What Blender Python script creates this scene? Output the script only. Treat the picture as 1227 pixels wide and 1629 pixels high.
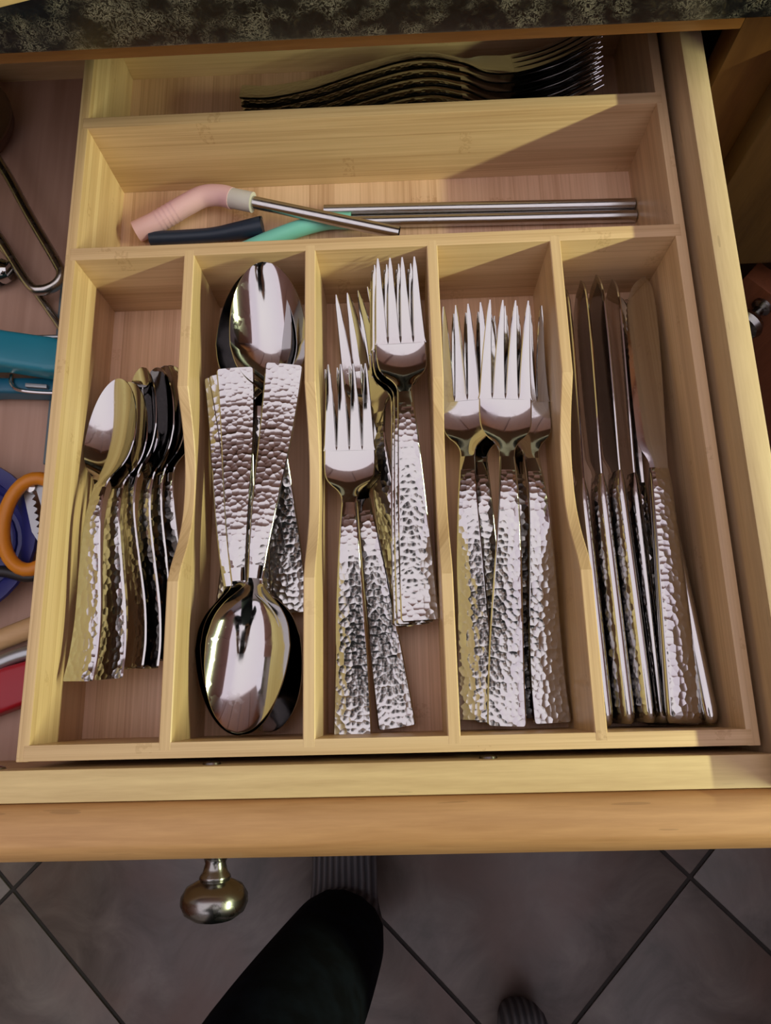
import bpy, bmesh, math, random
import numpy as np
from mathutils import Matrix, Vector

for o in list(bpy.data.objects):
    bpy.data.objects.remove(o, do_unlink=True)
scene = bpy.context.scene
C = scene.collection
random.seed(7)

# The scene is measured in centimetres from the front left corner of the cutlery
# tray's rim (x right, y towards the cabinet, z up); W() turns that into metres
# with the room's floor at z = 0.
RIM = 80.0
def W(p):
    return Vector(((p[0] - 18.0) * .01, p[1] * .01, (p[2] + RIM) * .01))

# ------------------------------------------------------------------ camera
cam_data = bpy.data.cameras.new('camera')
cam = bpy.data.objects.new('camera', cam_data)
C.objects.link(cam)
cam_data.sensor_fit = 'VERTICAL'
cam_data.sensor_height = 36.0
cam_data.lens = 1150.8 / 1629.0 * 36.0
cam_data.clip_start = .01
right = Vector((0.99918589, -0.02375132, -0.03261034))
down = Vector((-0.03113024, -0.96806546, -0.24875726))
fwd = Vector((-0.02566063, 0.24956991, -0.96801673))
m = Matrix((right, -down, -fwd)).transposed().to_4x4()
m.translation = W((19.3639, 2.5939, 36.668))
cam.matrix_world = m
scene.camera = cam

# ------------------------------------------------------------------ world, exposure
world = bpy.data.worlds.new('world')
scene.world = world
world.use_nodes = True
world.node_tree.nodes['Background'].inputs[0].default_value = (.80, .74, .82, 1)
world.node_tree.nodes['Background'].inputs[1].default_value = .12
vs = scene.view_settings
vs.view_transform = 'Standard'
vs.look = 'None'
vs.gamma = 1
vs.use_curve_mapping = False
vs.exposure = 0.0
scene.cycles.max_bounces = 7
scene.cycles.diffuse_bounces = 3
scene.cycles.glossy_bounces = 4
scene.cycles.adaptive_threshold = .02
CEIL_GLOW = 1.12          # added glow panel standing in for the bright white ceiling
CEIL_COL = (.93, .86, 1.0)
KEY_POWER = 22.5          # fluorescent tube under the wall cabinets to the right
KEY_COL = (.90, 1.0, .58)
KEY_POS = (138.0, -22.0, 60.0)
KEY_LEN = 110.0

# ------------------------------------------------------------------ node helpers
class NT:
    def __init__(s, name):
        s.mat = bpy.data.materials.new(name)
        s.mat.use_nodes = True
        s.t = s.mat.node_tree
        s.bsdf = s.t.nodes['Principled BSDF']
    def n(s, kind, props=None, **ins):
        nd = s.t.nodes.new('ShaderNode' + kind)
        for k, v in (props or {}).items():
            setattr(nd, k, v)
        for k, v in ins.items():
            key = int(k[1:]) if k[0] == '_' else k.replace('_', ' ')
            s.set(nd.inputs[key], v)
        return nd
    def set(s, sock, v):
        if isinstance(v, bpy.types.NodeSocket):
            s.t.links.new(v, sock)
        elif isinstance(v, bpy.types.Node):
            s.t.links.new(v.outputs[0], sock)
        else:
            if isinstance(v, (tuple, list)) and len(v) == 3 and sock.type == 'RGBA':
                v = (*v, 1)
            sock.default_value = v
    def math(s, op, a, b=0.0, c=0.0):
        return s.n('Math', {'operation': op}, _0=a, _1=b, _2=c).outputs[0]
    def vmul(s, v, xyz):
        return s.n('VectorMath', {'operation': 'MULTIPLY'}, _0=v, _1=xyz).outputs[0]
    def obj(s, scale=100.0):
        tc = s.n('TexCoord')
        return s.vmul(tc.outputs['Object'], (scale,) * 3)
    def ramp(s, fac, stops):
        r = s.n('ValToRGB', None, _0=fac)
        cr = r.color_ramp
        while len(cr.elements) < len(stops):
            cr.elements.new(.5)
        for e, (p, c) in zip(cr.elements, stops):
            e.position = p
            e.color = (*c, 1) if len(c) == 3 else c
        return r.outputs[0]
    def mix(s, fac, a, b, blend='MIX'):
        nd = s.n('Mix', {'data_type': 'RGBA', 'blend_type': blend})
        s.set(nd.inputs[0], fac); s.set(nd.inputs[6], a); s.set(nd.inputs[7], b)
        return nd.outputs[2]
    def out(s, **ins):
        for k, v in ins.items():
            s.set(s.bsdf.inputs[k.replace('_', ' ')], v)
        return s.mat
    def bump(s, h, strength=.3, dist=.001):
        b = s.n('Bump', None, Strength=strength, Distance=dist, Height=h)
        s.set(s.bsdf.inputs['Normal'], b.outputs[0])

def plain(name, col, rough=.5, metal=0.0, **kw):
    t = NT(name)
    return t.out(Base_Color=col, Roughness=rough, Metallic=metal, **kw)

def bamboo(name, grain, base, width=1.8, seed=0.0, contrast=1.0):
    t = NT(name)
    v = t.obj()
    sp = t.n('SeparateXYZ', None, _0=v)
    x, y, z = sp.outputs
    g = {'X': x, 'Y': y}[grain]
    p = t.math('ADD', {'X': y, 'Y': x}[grain], t.math('MULTIPLY', z, 1.0))
    idx = t.math('FLOOR', t.math('ADD', t.math('DIVIDE', p, width), seed))
    rnd = t.n('TexWhiteNoise', {'noise_dimensions': '1D'}, W=t.math('ADD', idx, seed * 3.7)).outputs['Value']
    fv = t.n('CombineXYZ', None, _0=t.math('MULTIPLY', g, .10), _1=t.math('MULTIPLY', p, 7.0), _2=seed).outputs[0]
    fib = t.n('TexNoise', None, Vector=fv, Scale=1.0, Detail=3.0, Roughness=.6).outputs[0]
    bv = t.n('CombineXYZ', None, _0=t.math('MULTIPLY', g, .06), _1=t.math('MULTIPLY', p, .9), _2=seed).outputs[0]
    broad = t.n('TexNoise', None, Vector=bv, Scale=1.0, Detail=1.0).outputs[0]
    k = t.math('ADD', t.math('MULTIPLY', t.math('SUBTRACT', rnd, .5), .26 * contrast),
               t.math('ADD', t.math('MULTIPLY', t.math('SUBTRACT', fib, .5), .55 * contrast),
                      t.math('MULTIPLY', t.math('SUBTRACT', broad, .5), .35)))
    # culm nodes: speckled bands across a strip, one every thirty centimetres or so
    ph = t.math('PINGPONG', t.math('ADD', g, t.math('MULTIPLY', rnd, 60.0)), 14.0)
    band = t.math('LESS_THAN', ph, .40)
    sv = t.n('TexNoise', None, Vector=t.vmul(v, (1, 1, 1)), Scale=4.5, Detail=3.0).outputs[0]
    spk = t.math('MULTIPLY', band, t.math('GREATER_THAN', sv, .52))
    k = t.math('SUBTRACT', k, t.math('MULTIPLY', spk, .11))
    # glue line between strips
    fr = t.math('FRACT', t.math('ADD', t.math('DIVIDE', p, width), seed))
    k = t.math('SUBTRACT', k, t.math('MULTIPLY', t.math('LESS_THAN', fr, .03), .10))
    d = tuple(c * q for c, q in zip(base, (.62, .52, .42)))
    l = tuple(min(1, c * q) for c, q in zip(base, (1.22, 1.30, 1.38)))
    col = t.ramp(t.math('ADD', k, .5), [(.12, d), (.5, base), (.88, l)])
    t.bump(fib, .12, .0006)
    return t.out(Base_Color=col, Roughness=.42)

def wood(name, grain, dark, light, rough=.4, scale=1.0, pores=True):
    t = NT(name)
    v = t.obj()
    s = {'X': (.05, .8, .8), 'Y': (.8, .05, .8), 'Z': (.8, .8, .05)}[grain]
    n1 = t.n('TexNoise', None, Vector=t.vmul(v, tuple(c * scale for c in s)), Scale=1.0, Detail=5.0, Roughness=.62, Distortion=.4).outputs[0]
    s2 = {'X': (.5, 6, 6), 'Y': (6, .5, 6), 'Z': (6, 6, .5)}[grain]
    n2 = t.n('TexNoise', None, Vector=t.vmul(v, s2), Scale=1.0, Detail=2.0).outputs[0]
    k = t.math('ADD', t.math('MULTIPLY', n1, .75), t.math('MULTIPLY', n2, .25))
    col = t.ramp(k, [(.30, dark), (.66, light)])
    if pores:
        s3 = {'X': (.25, 3.2, 3.2), 'Y': (3.2, .25, 3.2), 'Z': (3.2, 3.2, .25)}[grain]
        n3 = t.n('TexNoise', None, Vector=t.vmul(v, s3), Scale=1.0, Detail=0.0).outputs[0]
        col = t.mix(t.math('MULTIPLY', t.math('GREATER_THAN', n3, .80), .30), col, tuple(c * .4 for c in dark))
    t.bump(n2, .1, .0006)
    return t.out(Base_Color=col, Roughness=rough)

BAM = (.66, .45, .255)
M = {}
M['bam_y'] = bamboo('bamboo_along_y', 'Y', BAM, 1.9, 0.3)
M['bam_x'] = bamboo('bamboo_along_x', 'X', BAM, 1.75, 1.6)
M['bam_floor'] = bamboo('bamboo_floor', 'Y', (.68, .43, .28), 1.75, 5.2, 1.15)
M['bam_rim'] = bamboo('bamboo_rim', 'Y', BAM, .45, 2.2, .8)
M['maple_x'] = wood('maple_along_x', 'X', (.50, .33, .17), (.70, .51, .28), .45)
M['maple_y'] = wood('maple_along_y', 'Y', (.48, .33, .19), (.66, .49, .30), .45)
M['face'] = wood('honey_maple', 'X', (.41, .205, .09), (.56, .305, .145), .45, 2.0)
M['cab'] = wood('cabinet_brown', 'Z', (.07, .026, .007), (.115, .048, .013), .38, 1.0, False)
M['rail'] = wood('rail_brown', 'X', (.17, .065, .018), (.27, .115, .035), .4, 1.0, False)
M['cab_shaded'] = wood('cabinet_brown_shaded', 'Z', (.045, .019, .006), (.075, .034, .011), .4, 1.0, False)  # darker copy of the cabinet brown, shade put into the colour
M['cab_red'] = wood('cabinet_reddish', 'Z', (.16, .05, .024), (.25, .085, .04), .35, 1.0, False)

t = NT('drawer_bottom_veneer')
n1 = t.n('TexNoise', None, Vector=t.vmul(t.obj(), (1.2, .05, 1)), Scale=1.0, Detail=3.0).outputs[0]
M['bottom'] = t.out(Base_Color=t.ramp(n1, [(.3, (.42, .25, .18)), (.7, (.54, .34, .255))]), Roughness=.5)

def steel(name, rough, hammered=False, col=(.50, .488, .48)):
    t = NT(name)
    if hammered:
        v = t.vmul(t.obj(), (1.0, .98, .25))
        vo = t.n('TexVoronoi', {'feature': 'SMOOTH_F1'}, Vector=v, Scale=3.1, Smoothness=.12, Randomness=.78).outputs['Distance']
        h = t.math('POWER', vo, 2.0)
        t.bump(h, .55, .00075)
    else:
        n1 = t.n('TexNoise', None, Vector=t.obj(), Scale=1.3, Detail=3.0).outputs[0]
        r = t.math('ADD', t.math('MULTIPLY', t.math('GREATER_THAN', n1, .58), .05), rough)
        return t.out(Base_Color=col, Metallic=1.0, Roughness=r)
    return t.out(Base_Color=col, Metallic=1.0, Roughness=rough)
M['steel'] = steel('polished_steel', .07)
M['hammer'] = steel('hammered_steel', .15, True)
M['straw'] = steel('brushed_steel', .22)
M['nickel'] = steel('satin_nickel', .24, col=(.29, .285, .27))
M['wire'] = steel('dull_wire', .25, col=(.45, .43, .40))

t = NT('speckled_laminate')
v = t.obj()
n1 = t.n('TexNoise', None, Vector=v, Scale=1.0, Detail=7.0, Roughness=.72, Distortion=1.2).outputs[0]
n2 = t.n('TexNoise', None, Vector=v, Scale=2.6, Detail=4.0, Roughness=.65, Distortion=2.0).outputs[0]
n3 = t.n('TexNoise', None, Vector=v, Scale=.8, Detail=2.0).outputs[0]
ridge = t.math('SUBTRACT', 1.0, t.math('MULTIPLY', t.math('ABSOLUTE', t.math('SUBTRACT', n2, .5)), 20.0), 0.0)
ridge = t.math('MULTIPLY', t.math('MAXIMUM', ridge, 0.0), t.ramp(n3, [(.42, (0, 0, 0)), (.62, (1, 1, 1))]))
c1 = t.ramp(n1, [(.44, (.002, .0025, .003)), (.56, (.008, .009, .0105)), (.65, (.032, .027, .017)), (.76, (.10, .085, .06))])
col = t.mix(ridge, c1, (.30, .28, .23))
M['granite'] = t.out(Base_Color=col, Roughness=.3)

t = NT('floor_tile')
oi = t.n('ObjectInfo').outputs['Random']
tc = t.n('TexCoord')
vv = t.n('VectorMath', {'operation': 'ADD'}, _0=t.vmul(tc.outputs['Object'], (100,) * 3), _1=t.n('CombineXYZ', None, _0=t.math('MULTIPLY', oi, 300.0), _1=t.math('MULTIPLY', oi, 170.0)).outputs[0]).outputs[0]
n1 = t.n('TexNoise', None, Vector=vv, Scale=.09, Detail=6.0, Roughness=.62, Distortion=.8).outputs[0]
n2 = t.n('TexNoise', None, Vector=vv, Scale=.055, Detail=3.0).outputs[0]
col = t.ramp(n1, [(.32, (.058, .045, .038)), (.50, (.108, .086, .076)), (.70, (.165, .138, .123))])
col = t.mix(t.ramp(n2, [(.48, (0, 0, 0)), (.66, (.75, .75, .75))]), col, (.125, .075, .060))
t.bump(n1, .2, .002)
M['tile'] = t.out(Base_Color=col, Roughness=.35)
M['grout'] = plain('dark_grout', (.03, .026, .024), .9)

M['pink'] = plain('pink_silicone', (.75, .45, .50), .55)
M['pale_cuff'] = plain('pale_grey_silicone', (.58, .53, .54), .55)
M['navy_rubber'] = plain('navy_silicone', (.010, .020, .045), .45)
M['aqua'] = plain('aqua_silicone', (.20, .60, .52), .5)
M['teal'] = plain('teal_plastic', (.018, .23, .32), .3)
M['teal_dark'] = plain('dark_teal_plastic', (.008, .12, .20), .35)
M['navy'] = plain('navy_blue_plastic', (.018, .022, .15), .3)
M['orange'] = plain('orange_plastic', (.66, .23, .012), .4)
M['black'] = plain('black_plastic', (.012, .012, .014), .4)
M['beige_wood'] = wood('pale_utensil_wood', 'X', (.52, .32, .14), (.68, .45, .22), .5)
M['red'] = plain('red_silicone', (.42, .008, .022), .4)
M['grey_metal'] = plain('grey_blade_steel', (.42, .44, .45), .35, .8)
M['blue_grey'] = plain('blue_grey_plastic', (.13, .17, .19), .5)
M['dark_wood'] = plain('dark_spoon_wood', (.10, .045, .025), .5)
M['board'] = wood('pale_board_wood', 'X', (.52, .34, .15), (.68, .48, .24), .45)
M['white_paint'] = plain('white_ceiling_paint', (.78, .77, .80), .7)
M['wall_paint'] = plain('warm_wall_paint', (.66, .58, .60), .7)
t = NT('added_glow_sheet')
M['glow'] = t.out(Base_Color=(.9, .9, .9), Emission_Color=CEIL_COL, Emission_Strength=CEIL_GLOW)
M['trousers'] = None
t = NT('black_trouser_cloth')
n1 = t.n('TexNoise', None, Vector=t.obj(), Scale=.35, Detail=4.0).outputs[0]
M['trousers'] = t.out(Base_Color=t.ramp(n1, [(.4, (.0015, .002, .004)), (.75, (.005, .008, .015))]), Roughness=.95, Specular_IOR_Level=.12)
t = NT('grey_ribbed_sock')
sp = t.n('SeparateXYZ', None, _0=t.obj())
rib = t.math('SINE', t.math('MULTIPLY', sp.outputs[0], 7.0))
t.bump(rib, .6, .003)
M['sock'] = t.out(Base_Color=t.ramp(t.math('MULTIPLY_ADD', rib, .5, .5), [(.2, (.060, .062, .070)), (.8, (.145, .145, .155))]), Roughness=.95)
M['shirt'] = plain('dark_shirt', (.02, .03, .045), .9)
M['skin'] = plain('skin', (.50, .27, .19), .5)
M['hair'] = plain('dark_hair', (.03, .018, .012), .6)
M['bulb'] = plain('bulb_socket_white', (.7, .7, .68), .4)

# ------------------------------------------------------------------ mesh helpers
WORLD = {}                         # object name -> origin in scene centimetres

class B:
    """collects geometry in scene centimetres; build() links it as one mesh object"""
    def __init__(s):
        s.v, s.f, s.mi = [], [], []
    def add(s, vs, fs, mi=0):
        k = len(s.v)
        s.v += [tuple(p) for p in vs]
        for f in fs:
            s.f.append(tuple(i + k for i in f)); s.mi.append(mi)
    def box(s, x0, x1, y0, y1, z0, z1, bev=0.0, mi=0):
        if bev <= 0:
            vs = [(x, y, z) for z in (z0, z1) for y in (y0, y1) for x in (x0, x1)]
            s.add(vs, [(0, 2, 3, 1), (4, 5, 7, 6), (0, 1, 5, 4), (2, 6, 7, 3), (0, 4, 6, 2), (1, 3, 7, 5)], mi)
            return
        bm = bmesh.new()
        bmesh.ops.create_cube(bm, size=1)
        for q in bm.verts:
            q.co = ((x0 + x1) / 2 + q.co.x * (x1 - x0), (y0 + y1) / 2 + q.co.y * (y1 - y0), (z0 + z1) / 2 + q.co.z * (z1 - z0))
        bmesh.ops.bevel(bm, geom=bm.edges[:], offset=bev, segments=2, affect='EDGES', profile=.6)
        s.bm(bm, mi)
    def bm(s, bm, mi=0):
        bm.verts.index_update()
        s.add([v.co for v in bm.verts], [[v.index for v in f.verts] for f in bm.faces], mi)
        bm.free()
    def prism(s, poly, axis, a, b, mi=0):
        """polygon in the two other axes, extruded along axis from a to b"""
        def P(u, v, w):
            return {'x': (w, u, v), 'y': (u, w, v), 'z': (u, v, w)}[axis]
        n = len(poly)
        vs = [P(u, v, a) for u, v in poly] + [P(u, v, b) for u, v in poly]
        fs = [tuple(range(n)), tuple(range(2 * n - 1, n - 1, -1))] + [(i, i + n, (i + 1) % n + n, (i + 1) % n) for i in range(n)]
        s.add(vs, fs, mi)
    def tube(s, pts, r, n=10, cap=True, closed=False, flat=1.0, mi=0):
        pts = [Vector(p) for p in pts]
        N = len(pts)
        rs = r if isinstance(r, (list, tuple)) else [r] * N
        tan = []
        for i in range(N):
            a = pts[(i - 1) % N] if closed or i > 0 else pts[i]
            b = pts[(i + 1) % N] if closed or i < N - 1 else pts[i]
            tan.append((b - a).normalized())
        up = Vector((0, 0, 1)) if abs(tan[0].z) < .9 else Vector((1, 0, 0))
        k0 = len(s.v)
        for i in range(N):
            u = (up - tan[i] * up.dot(tan[i])).normalized(); up = u
            w = tan[i].cross(u)
            for j in range(n):
                a = 2 * math.pi * j / n
                s.v.append(tuple(pts[i] + u * (math.sin(a) * rs[i] * flat) + w * (math.cos(a) * rs[i])))
        for i in range(N if closed else N - 1):
            for j in range(n):
                a, b = k0 + i * n + j, k0 + i * n + (j + 1) % n
                c, d = k0 + ((i + 1) % N) * n + (j + 1) % n, k0 + ((i + 1) % N) * n + j
                s.f.append((a, b, c, d)); s.mi.append(mi)
        if cap and not closed:
            s.f.append(tuple(k0 + j for j in range(n - 1, -1, -1))); s.mi.append(mi)
            s.f.append(tuple(k0 + (N - 1) * n + j for j in range(n))); s.mi.append(mi)
    def lathe(s, prof, origin, axis='z', n=32, mi=0):
        """profile of (radius, height) turned about an axis through origin"""
        k0 = len(s.v)
        for r, h in prof:
            for j in range(n):
                a = 2 * math.pi * j / n
                c, q = math.cos(a) * r, math.sin(a) * r
                d = {'z': (c, q, h), 'y': (c, h, q), '-y': (c, -h, q)}[axis]
                s.v.append(tuple(o + e for o, e in zip(origin, d)))
        for i in range(len(prof) - 1):
            for j in range(n):
                s.f.append((k0 + i * n + j, k0 + i * n + (j + 1) % n, k0 + (i + 1) * n + (j + 1) % n, k0 + (i + 1) * n + j)); s.mi.append(mi)
        if prof[0][0] > 0: s.f.append(tuple(k0 + j for j in range(n))); s.mi.append(mi)
        if prof[-1][0] > 0: s.f.append(tuple(k0 + (len(prof) - 1) * n + j for j in range(n))); s.mi.append(mi)
    def rot(s, ang, cx, cy):
        c, q = math.cos(ang), math.sin(ang)
        s.v = [(cx + (x - cx) * c - (y - cy) * q, cy + (x - cx) * q + (y - cy) * c, z) for x, y, z in s.v]
        return s
    def mesh(s, name, mats, origin=(0, 0, 0), sharp=40):
        me = bpy.data.meshes.new(name)
        me.from_pydata([((x - origin[0]) * .01, (y - origin[1]) * .01, (z - origin[2]) * .01) for x, y, z in s.v], [], s.f)
        for mt in mats: me.materials.append(mt)
        if len(mats) > 1: me.polygons.foreach_set('material_index', s.mi)
        bm = bmesh.new(); bm.from_mesh(me)
        bmesh.ops.remove_doubles(bm, verts=bm.verts, dist=1e-7)
        bmesh.ops.recalc_face_normals(bm, faces=bm.faces)
        bm.to_mesh(me); bm.free()
        if sharp:
            me.shade_smooth()
            me.set_sharp_from_angle(angle=math.radians(sharp))
        me.update()
        return me
    def build(s, name, mats, parent=None, sharp=40, origin=None):
        if not isinstance(mats, (list, tuple)): mats = [mats]
        if origin is None:
            if parent is not None:
                origin = WORLD[parent.name]
            else:
                a = np.array(s.v)
                origin = ((a[:, 0].min() + a[:, 0].max()) / 2, (a[:, 1].min() + a[:, 1].max()) / 2, a[:, 2].min())
        o = bpy.data.objects.new(name, s.mesh(name, mats, origin, sharp))
        C.objects.link(o)
        WORLD[o.name] = tuple(origin)
        if parent is not None:
            o.parent = parent
            po = WORLD[parent.name]
            o.location = tuple((a - b) * .01 for a, b in zip(origin, po))
        else:
            o.location = W(origin)
        return o

def tag(o, label=None, cat=None, group=None, kind=None):
    if label: o['label'] = label
    if cat: o['category'] = cat
    if group: o['group'] = group
    if kind: o['kind'] = kind
    return o

def thing(name, label, cat, at, group=None):
    o = bpy.data.objects.new(name, None)
    o.empty_display_size = .02
    C.objects.link(o)
    o.location = W(at)
    WORLD[o.name] = tuple(at)
    return tag(o, label, cat, group)

def bx(*a, bev=0.0):
    b = B(); b.box(*a, bev=bev); return b

def cr(pts, x):
    """smooth curve through (x, y) points"""
    xs = [p[0] for p in pts]; ys = [p[1] for p in pts]
    if x <= xs[0]: return ys[0]
    if x >= xs[-1]: return ys[-1]
    i = max(k for k in range(len(xs)) if xs[k] <= x)
    i = min(i, len(xs) - 2)
    def sl(k):
        if k == 0: return (ys[1] - ys[0]) / (xs[1] - xs[0])
        if k == len(xs) - 1: return (ys[-1] - ys[-2]) / (xs[-1] - xs[-2])
        return (ys[k + 1] - ys[k - 1]) / (xs[k + 1] - xs[k - 1])
    h = xs[i + 1] - xs[i]; q = (x - xs[i]) / h
    return ((2 * q**3 - 3 * q**2 + 1) * ys[i] + (q**3 - 2 * q**2 + q) * h * sl(i)
            + (-2 * q**3 + 3 * q**2) * ys[i + 1] + (q**3 - q**2) * h * sl(i + 1))

def path(pts, per=8):
    """smooth 3-D path through points"""
    n = len(pts)
    out = []
    for k in range((n - 1) * per + 1):
        q = k / per
        out.append(tuple(cr([(i, p[a]) for i, p in enumerate(pts)], q) for a in range(3)))
    return out

# ================================================================== THE ROOM
fl = bx(-180, 260, -230, 100, -RIM - 3, -RIM - .35).build('floor', M['grout'], sharp=0)
tag(fl, 'brown stone-look tile floor laid diagonally with dark joints', kind='structure')
PITCH = 50.05 / math.sqrt(2)
tb = B(); tb.box(-PITCH / 2 + .28, PITCH / 2 - .28, -PITCH / 2 + .28, PITCH / 2 - .28, -.35, 0, bev=.12)
tb.rot(math.pi / 4, 0, 0)
tile_me = tb.mesh('tile', [M['tile']], (0, 0, 0))
for i in range(-8, 5):
    for j in range(-5, 7):
        s_, d_ = -14.35 + 50.05 * (i + .5), 33.0 + 50.05 * (j + .5)
        x, y = (s_ + d_) / 2, (s_ - d_) / 2
        if not (-160 < x < 110 and -205 < y < 42): continue
        o = bpy.data.objects.new('tile', tile_me); C.objects.link(o)
        o.parent = fl
        o.location = tuple((a - b) * .01 for a, b in zip((x, y, -RIM), WORLD['floor']))
HC = 240 - RIM
tag(bx(-180, 260, -230, 100, HC, HC + 5).build('ceiling', M['white_paint'], sharp=0), 'white ceiling', kind='structure')
tag(bx(-180, 260, 100, 106, -RIM, HC).build('wall_back', M['wall_paint'], sharp=0), 'warm beige wall behind the counter', kind='structure')
tag(bx(-180, 260, -236, -230, -RIM, HC).build('wall_front', M['wall_paint'], sharp=0), 'warm beige wall behind the photographer', kind='structure')
tag(bx(-186, -180, -236, 106, -RIM, HC).build('wall_left', M['wall_paint'], sharp=0), 'warm beige wall on the left', kind='structure')
tag(bx(260, 266, -236, 106, -RIM, HC).build('wall_right', M['wall_paint'], sharp=0), 'warm beige wall on the right', kind='structure')
cl = thing('added_ceiling_glow', 'large white glowing panel added in place of a bright kitchen ceiling', 'light', (20, -20, HC - 4))  # no real fitting: added glow for the room's soft overhead light
bx(-150, 220, -200, 85, HC - 3.2, HC - 2.6).build('glow_sheet', M['glow'], cl, sharp=0)
fr = B()
for a in ((-153, 223, -203, -200, HC - 4, HC), (-153, 223, 85, 88, HC - 4, HC), (-153, -150, -200, 85, HC - 4, HC), (220, 223, -200, 85, HC - 4, HC)):
    bx(*a).build('frame_bar', M['white_paint'], cl, sharp=0)

# ---- fluorescent tube under the right-hand wall cabinets (the key light)
kx, ky, kz = KEY_POS
lp = thing('tube_light', 'slim fluorescent tube light under the right-hand wall cabinets', 'light', (kx + 4, ky, kz))
bx(kx + 1.6, kx + 9, ky - 58, ky + 58, kz + .5, kz + 4, bev=.3).build('housing', M['bulb'], lp)
for q in (-1, 1):
    bx(kx - 1.5, kx + 3, ky + q * 57 - .6, ky + q * 57 + .6, kz - 2, kz + 2, bev=.2).build('tube_holder', M['bulb'], lp)
ld = bpy.data.lights.new('tube_glow', 'AREA')
ld.shape = 'RECTANGLE'; ld.size = .03; ld.size_y = KEY_LEN * .01
ld.energy = KEY_POWER; ld.color = KEY_COL
lo = bpy.data.objects.new('tube_glow', ld); C.objects.link(lo); lo.parent = lp
lo.location = (-.04, 0, 0)
zax = -(Vector((14, ky, -2)) - Vector(KEY_POS)).normalized()
yax = Vector((0, 1, 0)); xax = yax.cross(zax)
lo.rotation_euler = Matrix((xax, yax, zax)).transposed().to_euler()

# ---- base cabinet, worktop, upper cabinets
cab = thing('base_cabinet', 'brown wooden base cabinet under the dark worktop', 'cabinet', (18, 38, -RIM))
bx(-60, 38.75, 37.9, 39.8, 4.0, 6.5, bev=.08).build('top_rail', M['rail'], cab)
bx(38.75, 43.4, 37.9, 39.8, -70, 6.5, bev=.05).build('stile', M['cab'], cab)
bx(-60, -53, 37.9, 39.8, -70, 4.0, bev=.05).build('stile', M['cab'], cab)
bx(-53, 38.75, 37.9, 39.8, -19, -14, bev=.05).build('middle_rail', M['cab'], cab)
bx(-52, 37.8, 36.0, 37.9, -68, -17.5, bev=.2).build('door', M['cab_red'], cab)
bx(-60, 90, 98, 99, -70, 6.5).build('back_panel', M['cab_shaded'], cab, sharp=0)
bx(41.5, 42.5, 39.9, 98, -70, 6.5).build('side_panel', M['cab_shaded'], cab, sharp=0)
bx(-60, -59, 39.9, 98, -70, 6.5).build('side_panel', M['cab_shaded'], cab, sharp=0)
bx(-60, 90, 43, 46, -80, -70).build('plinth', M['cab_shaded'], cab, sharp=0)
bx(-60, 90, 46, 98, -71, -70).build('base_panel', M['cab_shaded'], cab, sharp=0)
bx(43, 90, 39.8, 41, -70, 6.5).build('inner_panel', M['cab_shaded'], cab, sharp=0)

nf = thing('closed_drawer', 'closed brown drawer with painted-in shade right of the open drawer', 'drawer', (66, 37, -16))
bx(42.1, 90, 35.95, 37.85, -16, 3.2, bev=.15).build('face_panel', M['cab_shaded'], nf)  # the shade on this front is in its wood colour
bx(43.5, 89, 37.9, 39.7, -15, 2.5).build('inner_board', M['cab_shaded'], nf)
# neighbouring cabinet door standing ajar, hinged at its left edge
dr = thing('cabinet_door', 'reddish-brown cabinet door ajar beside the open drawer, with metal knob', 'door', (49.6, 37.4, -70))
b = B(); b.box(49.6, 82, 37.35, 39.35, -70, -20, bev=.2); b.rot(-math.pi / 4, 49.6, 37.35)
b.build('door_panel', M['cab_red'], dr)
b = B()
b.lathe([(.9, 0), (.85, .25), (.45, .5), (.5, 1.1), (.8, 1.5), (1.35, 1.9), (1.55, 2.4), (1.3, 2.85), (.6, 3.1), (0.001, 3.15)], (52.4, 37.35, -21.8), axis='-y', n=24)
b.rot(-math.pi / 4, 49.6, 37.35)
b.build('knob', M['nickel'], dr)

ct = B()
prof = [(35.9, 6.5), (35.8, 6.7), (35.8, 9.6), (36.3, 10.3), (37.2, 10.5), (99.0, 10.5), (99.0, 6.5)]
ct.prism(prof, 'x', -90, 180)
tag(ct.build('worktop', M['granite'], sharp=30), 'black speckled granite-look worktop edge above the drawer', 'worktop')
wb = thing('wall_cabinets', 'row of reddish-brown wall cabinets above the worktop', 'cabinet', (20, 99, 65))
bx(-90, 180, 68, 99.5, 62, 150).build('carcass', M['cab_red'], wb, sharp=0)
for k in range(6):
    bx(-89 + k * 45, -46 + k * 45, 66, 68, 63, 149, bev=.3).build('door', M['cab_red'], wb)
tc_ = thing('tall_cabinet', 'tall reddish-brown pantry cabinet along the left wall', 'cabinet', (-150, -60, -RIM))
bx(-179, -122, -140, 20, -RIM, 140).build('carcass', M['cab_red'], tc_, sharp=0)
for k in range(4):
    bx(-122, -120, -139 + k * 40, -100 + k * 40, -70, 138, bev=.3).build('door', M['cab_red'], tc_)

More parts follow.
